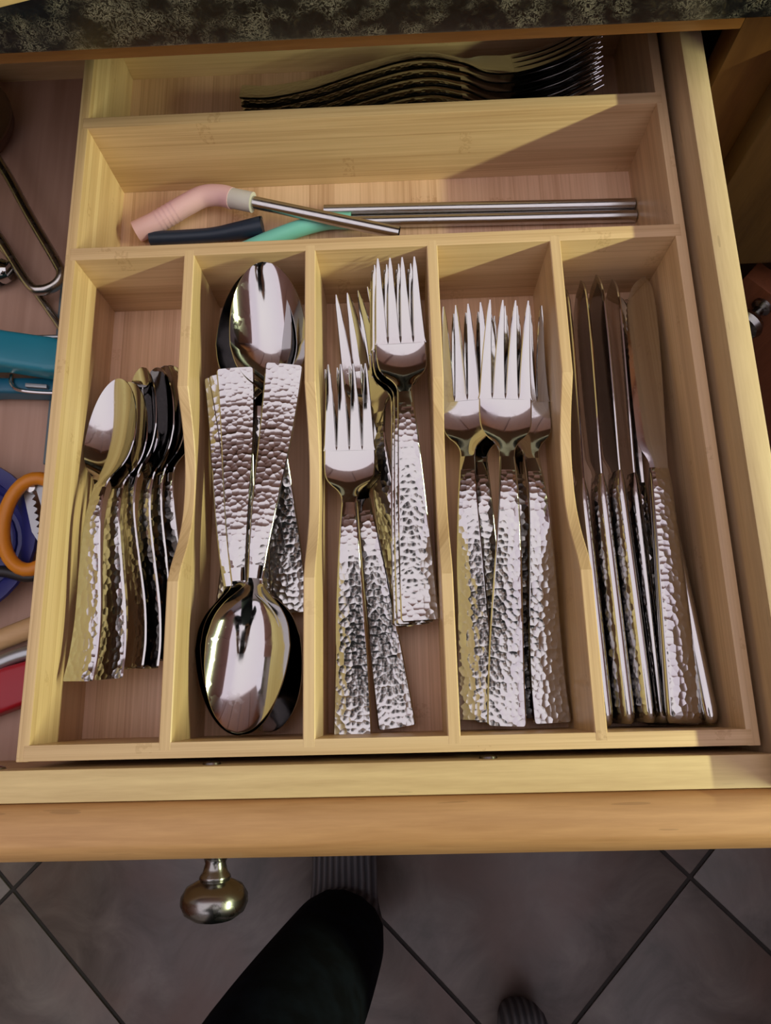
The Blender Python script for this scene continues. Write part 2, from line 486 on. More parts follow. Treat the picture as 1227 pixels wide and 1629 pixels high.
isl = thing('blocking_counter', 'unseen reddish-brown counter run with dark top, added on the right to block light', 'counter', (130, -40, -RIM))  # unseen, added so the tube's light stays off the floor
bx(83, 180, -150, 30, -RIM, 6.5).build('carcass', M['cab_red'], isl, sharp=0)
bx(80, 182, -152, 35.5, 6.5, 10.5, bev=.3).build('top', M['granite'], isl)
for k in range(4):
    bx(81.2, 83, -149 + k * 45, -106 + k * 45, -68, 5, bev=.3).build('door', M['cab_red'], isl)
wr = thing('side_wall_cabinets', 'reddish-brown wall cabinets over the right-hand counter', 'cabinet', (165, -40, 64))
bx(140, 182, -150, 60, 64, 150).build('carcass', M['cab_red'], wr, sharp=0)
for k in range(4):
    bx(138, 140, -149 + k * 52, -98 + k * 52, 65, 149, bev=.3).build('door', M['cab_red'], wr)
b = B(); b.box(-28, 12, 34.0, 60, 10.5, 12.3, bev=.3); b.rot(math.radians(14.6), 1.31, 34.04)
tag(b.build('cutting_board', M['board']), 'pale wooden board lying on the worktop, corner overhanging', 'cutting board')

# ================================================================== THE DRAWER
FLOORZ = -6.5
dw = thing('drawer', 'open maple kitchen drawer holding the cutlery tray', 'drawer', (8, 20, -9))
SX0, SX1, ST = 36.4, 37.7, 2.0
FT = .25
def side(x0, x1):
    b = B()
    b.box(x0, x1, -1.94, 48.6, -8, ST, bev=.12)
    return b
side(SX0, SX1).build('side_panel', M['maple_y'], dw)
side(-22.7, -21.4).build('side_panel', M['maple_y'], dw)
bx(-21.4, SX0, -1.87, -.35, -8, FT, bev=.1).build('front_board', M['maple_x'], dw)
bx(-21.4, SX0, 47.6, 48.6, -8, ST - .6, bev=.08).build('back_board', M['maple_x'], dw)
bx(-21.4, SX0, -.35, 47.6, -7.2, FLOORZ).build('bottom_panel', M['bottom'], dw, sharp=0)
fp = B()
fp.prism([(-1.95, FT - .35), (-2.25, FT), (-3.75, FT), (-4.0, FT - .1), (-4.62, -.75), (-4.7, -1.1), (-4.7, -13.0), (-1.95, -13.0)], 'x', -25, 40.5)
fpo = fp.build('face_panel', M['face'], dw, sharp=50)
b = B()
b.lathe([(1.0, 0), (1.0, .12), (.62, .3), (.52, .6), (.62, 1.0), (.78, 1.2), (.80, 1.3), (.74, 1.36), (.95, 1.45), (1.4, 1.68), (1.66, 2.1), (1.68, 2.45), (1.5, 2.85), (1.05, 3.15), (.5, 3.3), (.001, 3.33)], (9.2, -4.7, -3.2), axis='-y', n=40)
b.build('knob', M['nickel'], dw, sharp=60)
for x, y in ((9.5, -.2), (23.1, -.2), (-1.3, -.2)):
    b = B(); b.lathe([(.45, 0), (.42, .10), (.2, .16), (.001, .17)], (x, -.35, -.7), axis='y', n=16)
    b.build('screw_head', M['nickel'], dw)

# ================================================================== THE TRAY
TW, TL, TT, TH = 36.0, 47.3, .62, 6.46
YA, YB, YC, YD, YE = 27.8, 28.6, 37.0, 37.8, 46.6
ZF = -5.86
tr = thing('cutlery_tray', 'bamboo cutlery tray with five long slots and two rear trays', 'tray', (18, 23.6, FLOORZ))
BV = .06
bx(0, TT, 0, TL, FLOORZ, 0, bev=BV).build('side_wall', M['bam_rim'], tr)
bx(TW - TT, TW, 0, TL, FLOORZ, 0, bev=BV).build('side_wall', M['bam_rim'], tr)
bx(TT * .55, TW - TT * .55, .02, .78, FLOORZ, .015, bev=BV).build('front_wall', M['bam_x'], tr)
bx(TT, TW - TT, YE, TL, FLOORZ, 0, bev=BV).build('back_wall', M['bam_x'], tr)
bx(TT * .45, TW - TT * .45, YA, YB, ZF, .02, bev=BV).build('cross_wall', M['bam_x'], tr)
bx(TT * .45, TW - TT * .45, YC, YD, ZF, .02, bev=BV).build('cross_wall', M['bam_x'], tr)
bx(TT, TW - TT, .78, YE, FLOORZ, ZF).build('tray_floor', M['bam_floor'], tr, sharp=0)
# thin inner facing of the side walls, grain along the wall
DIVX = [(7.02, 7.64), (14.09, 14.71), (21.14, 21.76), (28.20, 28.82)]
DIP = 2.15
for x0, x1 in DIVX:
    top = []
    for k in range(41):
        y = .40 + (YA + .35 - .40) * k / 40
        top.append(y)
    ys = sorted(set([.40, YA + .35] + [8.7 + (19.6 - 8.7) * k / 36 for k in range(37)]))
    def ztop(y):
        if y <= 8.7 or y >= 19.6: return .022
        return .022 - cr([(8.7, 0), (9.6, .42), (11.0, 1.35), (12.4, 1.95), (13.8, DIP), (15.2, DIP - .05), (16.6, 1.75), (18.0, 1.05), (19.0, .38), (19.6, 0)], y)
    b = B()
    n = len(ys)
    vs, fs = [], []
    for y in ys:
        z = ztop(y)
        vs += [(x0, y, ZF), (x0, y, z - .05), (x0 + .05, y, z), (x1 - .05, y, z), (x1, y, z - .05), (x1, y, ZF)]
    for i in range(n - 1):
        for j in range(6):
            fs.append((i * 6 + j, i * 6 + (j + 1) % 6, (i + 1) * 6 + (j + 1) % 6, (i + 1) * 6 + j))
    fs.append(tuple(range(6))); fs.append(tuple((n - 1) * 6 + j for j in range(6)))
    b.add(vs, fs)
    b.build('divider', M['bam_y'], tr, sharp=20)

# ================================================================== CUTLERY
def loft(b, st, nu=8, cap0=True, cap1=True, plain_from=999):
    """stations: y, z, half width, thickness, dish depth (negative = crowned), x centre"""
    k0 = len(b.v)
    ring = 2 * (nu + 1) + 2
    for y, z, w, th, dish, xc in st:
        top = []; bot = []
        for j in range(nu + 1):
            u = -math.cos(math.pi * j / nu)
            zt = z - dish * (1 - u * u)
            top.append((xc + u * w, y, zt))
            bot.append((xc + u * w * .97, y, zt - th * (.6 + .4 * (1 - u * u))))
        e = (top[-1][0] + min(.3 * th, .25 * w), y, z - th * .3)
        a = (top[0][0] - min(.3 * th, .25 * w), y, z - th * .3)
        b.v += top + [e] + bot[::-1] + [a]
    for i in range(len(st) - 1):
        for j in range(ring):
            p, q = k0 + i * ring + j, k0 + i * ring + (j + 1) % ring
            b.f.append((p, q, q + ring, p + ring)); b.mi.append(0 if j < nu and i < plain_from else 1)
    if cap0: b.f.append(tuple(k0 + j for j in range(ring))); b.mi.append(1)
    if cap1: b.f.append(tuple(k0 + (len(st) - 1) * ring + j for j in range(ring))); b.mi.append(1)

def handle_stations(L, prof, neck, w_end, w_neck, n=34):
    st = []
    ss = [0.0, .0015, .004, .009] + [.016 + (neck - .016) * k / n for k in range(n + 1)]
    for s in ss:
        q = s / neck
        w = w_end + (w_neck - w_end) * (q ** 1.05)
        w += .06 * math.sin(math.pi * min(1, q * 1.1))
        th = .26 - .06 * q + .06 * max(0, q - .8) / .2
        if s == 0: w, th = w - .10, th * .5
        elif s == .0015: w, th = w - .05, th * .8
        elif s == .004: w -= .015
        st.append((s * L, cr(prof, s) * L / 22, w, th, -.05, 0))
    return st

def part_mesh(name, b, mats): return b.mesh(name, mats, (0, 0, 0), 38)

def make_spoon(L, bowl_w, w_end, neck=.605, tag_='spoon'):
    prof = [(0, .20), (.08, .05), (.2, .22), (.35, .80), (.48, 1.22), (.56, 1.22), (.62, 1.02), (.70, .86), (.85, .84), (1, .95)]
    h = B(); loft(h, handle_stations(L, prof, neck, w_end, .36), 8, plain_from=36)
    st = []
    nb = 46
    for k in range(nb + 1):
        tau = (k / nb)
        tau = 1 - (1 - tau) ** 1.5 if tau > 0 else 0
        s = neck - .004 + (1.004 - neck) * tau
        if tau < .42:
            w = cr([(0, .355), (.045, .40), (.10, bowl_w * .36), (.18, bowl_w * .66), (.28, bowl_w * .88), (.42, bowl_w)], tau)
        else:
            w = bowl_w * max(1e-4, 1 - ((tau - .42) / .58) ** 2.2) ** .53
        d = bowl_w * .47 * (max(0, math.sin(math.pi * min(1, max(0, (tau - .02) / .98)) ** .85))) ** .85 - .04 * (1 - tau) * (tau < .1)
        st.append((s * L, cr(prof, s) * L / 22, max(w, .03), .15 + .06 * max(0, 1 - tau * 6), d, 0))
    bo = B(); loft(bo, st, 20)
    return [('handle', h.mesh(tag_ + '_handle', [M['hammer'], M['steel']], (0, 0, 0), 38), []),
            ('bowl', bo.mesh(tag_ + '_bowl', [M['steel'], M['steel']], (0, 0, 0), 55), [])]

def make_fork(L, head_w, w_end, neck=.62, root=.775, tag_='fork'):
    prof = [(0, .22), (.08, .05), (.2, .25), (.35, .85), (.47, 1.25), (.55, 1.20), (.62, .82), (.70, .42), (.78, .34), (.88, .72), (1, 1.70)]
    h = B(); loft(h, handle_stations(L, prof, neck, w_end, .36), 8, plain_from=36)
    st = []
    for k in range(25):
        q = k / 24
        s = neck - .004 + (root - neck + .004) * q
        w = cr([(0, .355), (.14, .42), (.26, .66), (.36, head_w * .72), (.47, head_w * .90), (.60, head_w * .975), (.78, head_w), (1, head_w)], q)
        st.append((s * L, cr(prof, s) * L / 22, w, .20, .17 * math.sin(math.pi * min(1, q * .95)), 0))
    hd = B(); loft(hd, st, 12)
    # finger-shaped slot ends between the tines are left by the tine roots
    tines = []
    pitch = head_w * 2 * .262
    for i in range(4):
        off = (i - 1.5)
        st = []
        for k in range(23):
            q = (k / 22) ** 1.3
            s = root - .004 + (1.004 - root) * q
            xr = off * pitch
            w0 = head_w * .218
            w = w0 * (1 - .74 * q ** 1.15)
            if q < .07:
                w = w0 + (pitch / 2 - w0 + .002) * (1 - (q / .07)) ** 2.2
            if k == 22: w *= .45
            elif k == 21: w *= .8
            st.append((s * L, cr(prof, s) * L / 22 + .0, w, .20 - .06 * q, .01, xr * (1 - .05 * q)))
        tb_ = B(); loft(tb_, st, 6)
        tines.append(('tine', tb_.mesh(tag_ + '_tine', [M['steel']], (0, 0, 0), 38), []))
    return [('handle', h.mesh(tag_ + '_handle', [M['hammer'], M['steel']], (0, 0, 0), 38), []),
            ('head', hd.mesh(tag_ + '_head', [M['steel']], (0, 0, 0), 55), tines)]

def make_knife(L=26.3, bolster=.525):
    h = B()
    n = 20
    ss = [0, .003, .008, .016, .03] + [.05 + (bolster - .05) * k / 26 for k in range(27)]
    k0 = 0
    for s in ss:
        q = s / bolster
        w = 1.02 - .40 * q ** 1.1
        th = .44 - .12 * q
        if s < .03:
            r = math.sqrt(max(0, 1 - (1 - s / .03) ** 2)); w *= .80 + .20 * r; th *= .35 + .65 * r
        if q > .93:
            th *= 1 - .55 * (q - .93) / .07; w *= 1 - .05 * (q - .93) / .07
        for j in range(n):
            a = 2 * math.pi * j / n
            c, d = math.cos(a), math.sin(a)
            h.v.append((math.copysign(abs(c) ** .75, c) * w, s * L, math.copysign(abs(d) ** .62, d) * th))
    for i in range(len(ss) - 1):
        for j in range(n):
            p, q_ = i * n + j, i * n + (j + 1) % n
            a = 2 * math.pi * (j + .5) / n
            h.f.append((p, q_, q_ + n, p + n)); h.mi.append(0 if abs(math.sin(a)) > .55 else 1)
    h.f.append(tuple(range(n))); h.mi.append(1)
    h.f.append(tuple((len(ss) - 1) * n + j for j in range(n))); h.mi.append(1)
    bl = B()
    nb = 60
    rows = []
    for k in range(nb + 1):
        q = (k / nb)
        q = 1 - (1 - q) ** 1.35
        s = bolster - .004 + (1.004 - bolster) * q
        xl = cr([(0, -.56), (.04, -.60), (.10, -1.04), (.14, -1.16), (.5, -1.20), (.80, -1.08), (.90, -.72), (.96, -.30), (1, .30)], q)
        xr = cr([(0, .56), (.10, .60), (.4, .78), (.7, .90), (.9, .86), (.97, .66), (1, .36)], q)
        if .52 < q < .86 and k % 2: xl += .05
        rows.append((s * L, xl, xr))
    for y, xl, xr in rows:
        m1 = xl + (xr - xl) * .30
        bl.v += [(xl, y, .012), (m1, y, .060), (xr - .05, y, .085), (xr, y, .03), (xr, y, -.03), (xr - .05, y, -.085), (m1, y, -.060), (xl, y, -.012)]
    for i in range(nb):
        for j in range(8):
            p, q_ = i * 8 + j, i * 8 + (j + 1) % 8
            bl.f.append((p, q_, q_ + 8, p + 8)); bl.mi.append(0)
    bl.f.append(tuple(range(8))); bl.mi.append(0)
    bl.f.append(tuple(nb * 8 + j for j in range(8))); bl.mi.append(0)
    return [('handle', h.mesh('knife_handle', [M['hammer'], M['steel']], (0, 0, 0), 40), []),
            ('blade', bl.mesh('knife_blade', [M['steel']], (0, 0, 0), 12), [])]

KIT = {
    'teaspoon': (make_spoon(17.6, 1.68, .86, tag_='teaspoon'), 17.6),
    'tablespoon': (make_spoon(20.3, 2.20, 1.02, tag_='tablespoon'), 20.3),
    'salad_fork': (make_fork(20.8, 1.42, .98, tag_='salad_fork'), 20.8),
    'dinner_fork': (make_fork(23.6, 1.46, .98, tag_='dinner_fork'), 23.6),
    'table_knife': (make_knife(26.2), 26.2),
}

def lay(kind, end, tip, roll, label, cat, group, lift=0.0):
    """put one piece down: handle end and tip in scene centimetres, roll in degrees"""
    parts, L = KIT[kind]
    e, t_ = Vector(end), Vector(tip)
    ya = (t_ - e).normalized()
    mid = (e + t_) / 2
    e = mid - ya * (L / 2)
    xa = ya.cross(Vector((0, 0, 1))).normalized()
    za = xa.cross(ya)
    r = math.radians(roll)
    x2 = xa * math.cos(r) - za * math.sin(r)
    z2 = xa * math.sin(r) + za * math.cos(r)
    e = e + z2 * lift
    mt = Matrix((x2, ya, z2)).transposed().to_4x4()
    mt.translation = W(e)
    o = bpy.data.objects.new(kind, None)
    o.empty_display_size = .02
    C.objects.link(o)
    o.matrix_world = mt
    tag(o, label, cat, group)
    for nm, me, subs in parts:
        c = bpy.data.objects.new(nm, me); C.objects.link(c); c.parent = o
        for nm2, me2, _ in subs:
            d = bpy.data.objects.new(nm2, me2); C.objects.link(d); d.parent = c
    return o

# ---- slot 1: teaspoons
G = 'teaspoons in the first slot'
TS = [
    ((5.9, 5.3, -5.2), (5.25, 22.9, -4.7), -12, 'rearmost teaspoon, bowl tucked against the first divider'),
    ((5.2, 5.0, -4.6), (5.35, 22.5, -4.0), -22, 'dark teaspoon behind the two standing on edge'),
    ((3.8, 4.6, -4.2), (3.2, 22.0, -5.0), -18, 'lowest teaspoon on the left, only its bowl rim showing'),
    ((4.9, 4.9, -3.9), (5.15, 21.7, -3.3), -30, 'teaspoon on edge with bright bowl neck, right of the middle one'),
    ((4.3, 4.9, -3.5), (4.25, 21.9, -3.4), -36, 'teaspoon on edge in the middle of the first slot'),
    ((3.3, 3.9, -2.6), (3.1, 21.5, -4.0), -19, 'teaspoon just under the leftmost one, handle end beside it'),
    ((1.95, 3.9, -1.9), (2.75, 21.3, -3.3), -15, 'teaspoon leaning on the left tray wall, its bowl reflecting white'),
]
for e, t_, r, l in TS: lay('teaspoon', e, t_, r, l, 'spoon', G)

# ---- slot 2: tablespoons
G = 'tablespoons in the second slot'
SP = [
    ((10.6, 7.5, -5.4), (11.1, 27.2, -2.0), 0, 'large spoon at the bottom of the rear bowl stack'),
    ((9.3, 7.6, -5.1), (11.35, 27.3, -1.45), 0, 'large spoon whose bowl lies second under the rear bowl'),
    ((12.6, 7.5, -4.9), (11.6, 27.4, -.85), 2, 'large spoon at the back of slot two, bowl on top of its stack'),
    ((8.95, 20.9, -2.3), (10.15, 1.15, -4.5), 0, 'lowest of the spoons with bowls to the front, handle furthest left'),
    ((9.3, 21.1, -1.9), (12.0, 1.15, -3.95), 3, 'second lowest of the spoons with bowls to the front'),
    ((9.9, 21.2, -1.45), (10.65, 1.05, -3.4), 0, 'spoon just under the top front bowl, handle in the left bundle'),
    ((12.8, 21.15, -1.1), (10.35, 1.15, -2.9), -2, 'topmost front spoon mirroring the ceiling, handle slanting right'),
]
for e, t_, r, l in SP: lay('tablespoon', e, t_, r, l, 'spoon', G)

# ---- slot 3: salad forks
G = 'forks in the third slot'
SF = [
    ((19.3, 6.9, -5.5), (16.6, 27.2, -5.4), 0, 'fork with tines fanned left under the others in slot three'),
    ((19.0, 6.7, -5.2), (18.05, 27.1, -4.6), -30, 'fork standing on edge between the fanned fork and the rear stack'),
    ((19.6, 6.7, -4.0), (18.9, 27.1, -2.9), 4, 'lowest fork of the rear stack in slot three'),
    ((19.8, 6.7, -3.5), (19.05, 27.2, -2.4), 3, 'second fork under the rear stack top in slot three'),
    ((20.05, 6.8, -3.0), (19.3, 27.3, -1.9), 2, 'top fork of the rear stack, tines beside the third divider'),
    ((18.6, 1.2, -5.0), (16.0, 21.5, -4.0), 2, 'front fork in slot three with handle slanting right'),
    ((16.2, .9, -4.2), (16.35, 20.9, -2.8), 0, 'front fork in slot three lying straight on top'),
]
for e, t_, r, l in SF: lay('salad_fork', e, t_, r, l, 'fork', G)

# ---- slot 4: dinner forks
G = 'forks in the fourth slot'
DF = [
    ((25.8, 1.6, -5.5), (26.3, 24.7, -4.9), 0, 'lowest fork in slot four, mostly hidden under the others'),
    ((24.0, 1.6, -5.1), (23.9, 24.4, -4.0), -4, 'fork under the leftmost in slot four, tines interleaved with it'),
    ((27.0, 1.7, -4.4), (26.5, 24.1, -3.3), 6, 'right-hand fork in slot four with handle nearest the fourth divider'),
    ((22.95, 1.8, -4.4), (23.5, 24.5, -3.3), -12, 'leftmost fork in slot four, reflecting the yellow wood'),
    ((24.5, 1.6, -3.7), (25.65, 24.0, -2.4), 2, 'middle fork lying on top in slot four'),
]
for e, t_, r, l in DF: lay('dinner_fork', e, t_, r, l, 'fork', G)

# ---- slot 5: knives
G = 'knives in the fifth slot'
KN = [
    ((29.6, 1.0, -4.2), (29.7, 27.0, -4.2), -76, 'leftmost knife on edge against the fourth divider'),
    ((30.6, 1.0, -3.8), (30.6, 27.2, -3.6), -74, 'second knife on edge from the fourth divider'),
    ((31.6, 1.1, -3.5), (31.4, 27.2, -3.1), -70, 'third knife on edge, its blade tip highest of the left group'),
    ((32.4, 1.1, -3.9), (32.5, 27.1, -3.6), -72, 'knife on edge in the middle, left of the flat one'),
    ((33.2, 1.0, -5.0), (33.1, 26.9, -5.1), -20, 'knife lying low under the flat one'),
    ((33.3, .98, -2.1), (34.15, 27.2, -3.0), 12, 'broad knife lying nearly flat on top, blade mirroring brown wood'),
    ((34.8, 1.05, -2.6), (33.9, 26.9, -5.0), 70, 'rightmost knife, on edge against the right tray wall'),
]
for e, t_, r, l in KN: lay('table_knife', e, t_, r, l, 'knife', G)

# ---- rear tray: serving forks on their sides
G = 'forks stacked in the rear tray'
names = ['rearmost', 'second', 'third', 'fourth', 'fifth', 'frontmost']
for k in range(6):
    lay('dinner_fork', (9.2, 42.3 - .42 * k, -3.3 - .27 * k), (32.9 + .12 * k, 42.9 - .40 * k, -2.5 - .34 * k), -24,
        names[k] + ' fork of the stack lying sideways in the shaded rear tray', 'fork', G)

# ---- drinking straws in the second rear tray
G = 'drinking straws'
def straw(label, pts, tip_parts):
    o = thing('drinking_straw', label, 'straw', pts[0], G)
    b = B()
    # a thin-walled metal tube: outside, rim, inside
    a_, b_ = Vector(pts[0]), Vector(pts[-1])
    d = (b_ - a_).normalized()
    seq = [a_ + d * .8, a_, a_ + d * .0, b_, b_ - d * .8]
    rad = [.30, .32, .41, .41, .32]
    b.tube([a_ + d * .02 * 0, b_], .41, 16, cap=False)
    b.build('tube', M['straw'], o)
    b = B(); b.tube([a_, a_ + (b_ - a_)], .34, 16, cap=False); b.build('bore', M['black'], o)
    for nm, mt, pp, rr in tip_parts:
        b = B(); b.tube(path(pp, 8), rr, 16) if not isinstance(rr, list) else b.tube(path(pp, 8), [cr(rr, i / 8) for i in range((len(pp) - 1) * 8 + 1)], 16)
        b.build(nm, mt, o)
    return o
straw('plain steel straw lying furthest back in the second tray', [(14.6, 34.55, -5.42), (35.3, 34.05, -5.42)], [])
straw('steel straw with aqua silicone tip', [(15.2, 33.62, -5.42), (35.32, 33.18, -5.42)],
      [('silicone_tip', M['aqua'], [(16.4, 33.6, -5.28), (14.8, 33.62, -5.28), (13.1, 33.2, -5.25), (11.2, 32.5, -5.25), (9.4, 31.7, -5.25)], .55)])
st_ = straw('steel straw with bent pink silicone tip, crossing the others', [(9.0, 34.85, -4.25), (19.6, 32.0, -4.55)],
      [('silicone_tip', M['pink'], [(2.0, 33.3, -5.1), (3.6, 34.0, -4.95), (5.3, 34.9, -4.75), (6.6, 35.45, -4.6), (7.8, 35.35, -4.45), (8.6, 35.0, -4.35)], .70),
       ('cuff', M['pale_cuff'], [(8.4, 35.1, -4.36), (9.2, 34.8, -4.28), (10.0, 34.55, -4.25)], .66)])
# ridges on the pink tip
tipo = [c for c in st_.children if c.name.startswith('silicone_tip')][0]
for k in range(5):
    q = .62 + .28 * k
    pp = [(2.0, 33.3, -5.1), (3.6, 34.0, -4.95), (5.3, 34.9, -4.75), (6.6, 35.45, -4.6)]
    a_ = Vector(tuple(cr([(i, p[a]) for i, p in enumerate(pp)], 1.0 + .16 * k) for a in range(3)))
    d = Vector((1.7, .9, .2)).normalized()
    b = B(); b.tube([a_ - d * .06, a_ + d * .06], [.725, .725], 16); b.build('ridge', M['pink'], tipo)
o = thing('silicone_straw_tip', 'loose navy silicone straw tip with its open end showing', 'straw tip', (2.8, 32.8, -5.86))
b = B()
pp = path([(2.9, 32.9, -5.3), (5.0, 32.9, -5.3), (7.2, 32.95, -5.25), (8.8, 33.1, -5.15), (10.5, 33.3, -5.05)], 8)
b.tube(pp, [.46 + .20 * max(0, (i / 32 - .45) / .55) ** 1.2 for i in range(33)], 18, cap=False)
b.tube([pp[-1], tuple(Vector(pp[-1]) + Vector((.01, 0, 0)))], [.66, .50], 18, cap=False)
b.tube([pp[-1], pp[-6]], [.50, .40], 18, cap=True)
b.tube([pp[0], tuple(Vector(pp[0]) + Vector((-.02, 0, 0)))], [.46, .2], 18, cap=True)
b.build('tube', M['navy_rubber'], o)

# ================================================================== THINGS LEFT OF THE TRAY
# wire loop handle
tg = thing('wire_utensil', 'dark wire utensil with a long looped handle left of the tray', 'utensil', (-6, 34, FLOORZ))
lz = -5.0
b = B(); b.tube(path([(-11.0, 43.6, lz + 1.4), (-7.7, 38.9, lz + .3), (-5.3, 34.7, lz), (-3.2, 31.2, lz), (-2.75, 30.2, lz), (-3.1, 29.5, lz - .05), (-4.0, 29.15, lz - .05), (-4.9, 29.6, lz), (-7.0, 32.8, lz), (-9.3, 36.2, lz + .3), (-12.2, 40.6, lz + 1.4)], 10), .33, 12, flat=1.25)
b.build('loop_handle', M['wire'], tg)
b = B(); b.tube([(-11.6, 42.2, -3.6), (-14.4, 45.6, -3.4)], .9, 12); b.build('ferrule', M['wire'], tg)
b = B(); b.tube(path([(-9.5, 35.6, -6.05), (-5.2, 30.0, -6.05), (-3.2, 27.2, -6.05), (-2.2, 25.8, -6.05)], 6), .26, 10)
tag(b.build('metal_skewer', M['wire']), 'thin dark metal rod lying under the wire loop', 'skewer')
dsp = thing('wooden_spoon', 'dark wooden spoon with round bowl at the back left', 'spoon', (-11, 43, FLOORZ))
b = B(); b.lathe([(.001, .25), (2.2, .35), (3.2, .9), (3.6, 1.5), (3.75, 1.5), (3.5, .7), (2.6, .1), (.001, 0)], (-11.2, 42.9, FLOORZ + .02), n=32); b.build('bowl', M['dark_wood'], dsp)
b = B(); b.tube([(-13.6, 41.6, -5.4), (-20.6, 38.0, -5.5)], [.7, .55], 12); b.build('handle', M['dark_wood'], dsp)
bo = thing('bottle_stopper', 'black stopper with chrome ring at the left edge under the wire loop', 'stopper', (-8.5, 30.6, FLOORZ))
b = B(); b.tube([(-12.5, 30.9, -5.4), (-8.0, 30.9, -5.4), (-7.2, 30.9, -5.4)], [1.0, 1.05, .9], 20); b.build('body', M['black'], bo)
b = B(); b.tube([(-7.25, 30.9, -5.4), (-6.9, 30.9, -5.4), (-6.5, 30.9, -5.4)], [.75, .82, .6], 20); b.build('chrome_ring', M['steel'], bo)

# teal gadget
te = thing('can_opener', 'teal plastic gadget with rounded handle and wire catch', 'gadget', (-7, 23.5, FLOORZ))
def slab(pts, z0, z1, bev, ang=0, cx=0, cy=0):
    bm = bmesh.new()
    vs = [bm.verts.new((x, y, z0)) for x, y in pts]
    f = bm.faces.new(vs)
    r = bmesh.ops.extrude_face_region(bm, geom=[f])
    for v in r['geom']:
        if isinstance(v, bmesh.types.BMVert): v.co.z = z1
    bmesh.ops.recalc_face_normals(bm, faces=bm.faces)
    if bev: bmesh.ops.bevel(bm, geom=bm.edges[:], offset=bev, segments=4, affect='EDGES', profile=.55)
    b = B(); b.bm(bm); return b
slab([(-16, 24.2), (-9, 25.6), (-5.3, 25.35), (-2.2, 24.75), (-.7, 24.35), (-.7, 22.3), (-2.3, 22.35), (-5.2, 22.95), (-9, 23.0), (-16, 22.0)], -4.6, -3.0, .42).build('upper_handle', M['teal'], te)
slab([(-16, 23.0), (-6.2, 23.0), (-.7, 22.8), (-.7, 21.75), (-3.0, 21.75), (-6.2, 21.95), (-16, 21.2)], -6.3, -4.9, .3).build('lower_handle', M['teal_dark'], te)
b = B(); b.tube(path([(-5.2, 23.0, -4.75), (-5.15, 22.4, -4.75), (-4.6, 21.95, -4.75), (-3.0, 21.7, -4.75), (-.8, 21.6, -4.75)], 6), .13, 8); b.build('wire_catch', M['steel'], te)
slab([(-4.2, 22.35), (-2.8, 22.2), (-2.8, 21.95), (-4.2, 22.1)], -4.9, -4.6, .04).build('spring_plate', M['grey_metal'], te)
b = B(); b.tube([(-4.5, 25.3, -4.2), (-.8, 25.2, -4.2)], .14, 8); b.build('pin', M['grey_metal'], te)
# blue-grey strip beside the tray
b = slab([(-3.45, 17.5), (-.4, 17.5), (-.4, 31.5), (-3.45, 31.5)], FLOORZ, FLOORZ + .25, .08)
tag(b.build('plastic_strip', M['blue_grey']), 'narrow blue-grey plastic strip lying along the tray side', 'strip')
# navy nested bowls
nb_ = thing('measuring_cup', 'navy blue ridged plastic cup under the orange handle', 'cup', (-7.2, 12.4, FLOORZ))
b = B(); b.lathe([(.001, .15), (3.0, .15), (3.4, .4), (3.6, 1.0), (3.9, 1.3), (4.0, 1.9), (4.4, 2.0), (4.85, 2.05), (4.9, 1.85), (4.5, 1.7), (4.2, .8), (3.6, 0), (.001, 0)], (-7.3, 12.4, FLOORZ + .02), n=40); b.build('bowl', M['navy'], nb_, sharp=25)
for r_ in (2.6, 1.8, 1.0):
    b = B(); b.tube([(-7.3 + r_ * math.cos(a * .2618), 12.4 + r_ * math.sin(a * .2618), FLOORZ + .22) for a in range(24)], .14, 8, closed=True); b.build('ridge', M['navy'], nb_)
# orange scissors
sc = thing('kitchen_scissors', 'orange-handled shears with serrated grey blade on the navy cup', 'scissors', (-2.2, 13, -4.4))
def ring(cx, cy, rx, ry, z, n=30):
    return [(cx + rx * math.cos(2 * math.pi * k / n), cy + ry * math.sin(2 * math.pi * k / n), z) for k in range(n)]
b = B(); b.tube(ring(-2.35, 13.0, 1.75, 2.75, -3.75), .40, 12, closed=True); b.build('handle_loop', M['orange'], sc)
b = B(); b.tube(path([(-1.2, 10.2, -4.25), (-2.6, 9.95, -4.25), (-4.2, 10.3, -4.25), (-6.5, 10.2, -4.25)], 6), .34, 12); b.build('handle_spring', M['black'], sc)
poly = [(-3.35, 15.0), (-2.75, 15.3)]
for k in range(7):
    x, y = -2.75 + .105 * k, 15.3 - .42 * k
    poly += [(x + .02, y - .10), (x - .14, y - .30), (x + .105, y - .42)]
poly += [(-2.1, 11.9), (-2.6, 12.6)]
b = B(); b.prism(poly, 'z', -4.3, -4.2); b.build('blade', M['grey_metal'], sc, sharp=20)
b = B(); b.prism([(-2.65, 15.55), (-2.2, 15.6), (-1.4, 13.4), (-1.75, 13.2)], 'z', -4.15, -4.02); b.build('blade', M['grey_metal'], sc, sharp=20)
b = B(); b.lathe([(.30, 0), (.28, .2), (.001, .3)], (-2.75, 15.2, -4.02), n=16); b.build('rivet', M['steel'], sc)
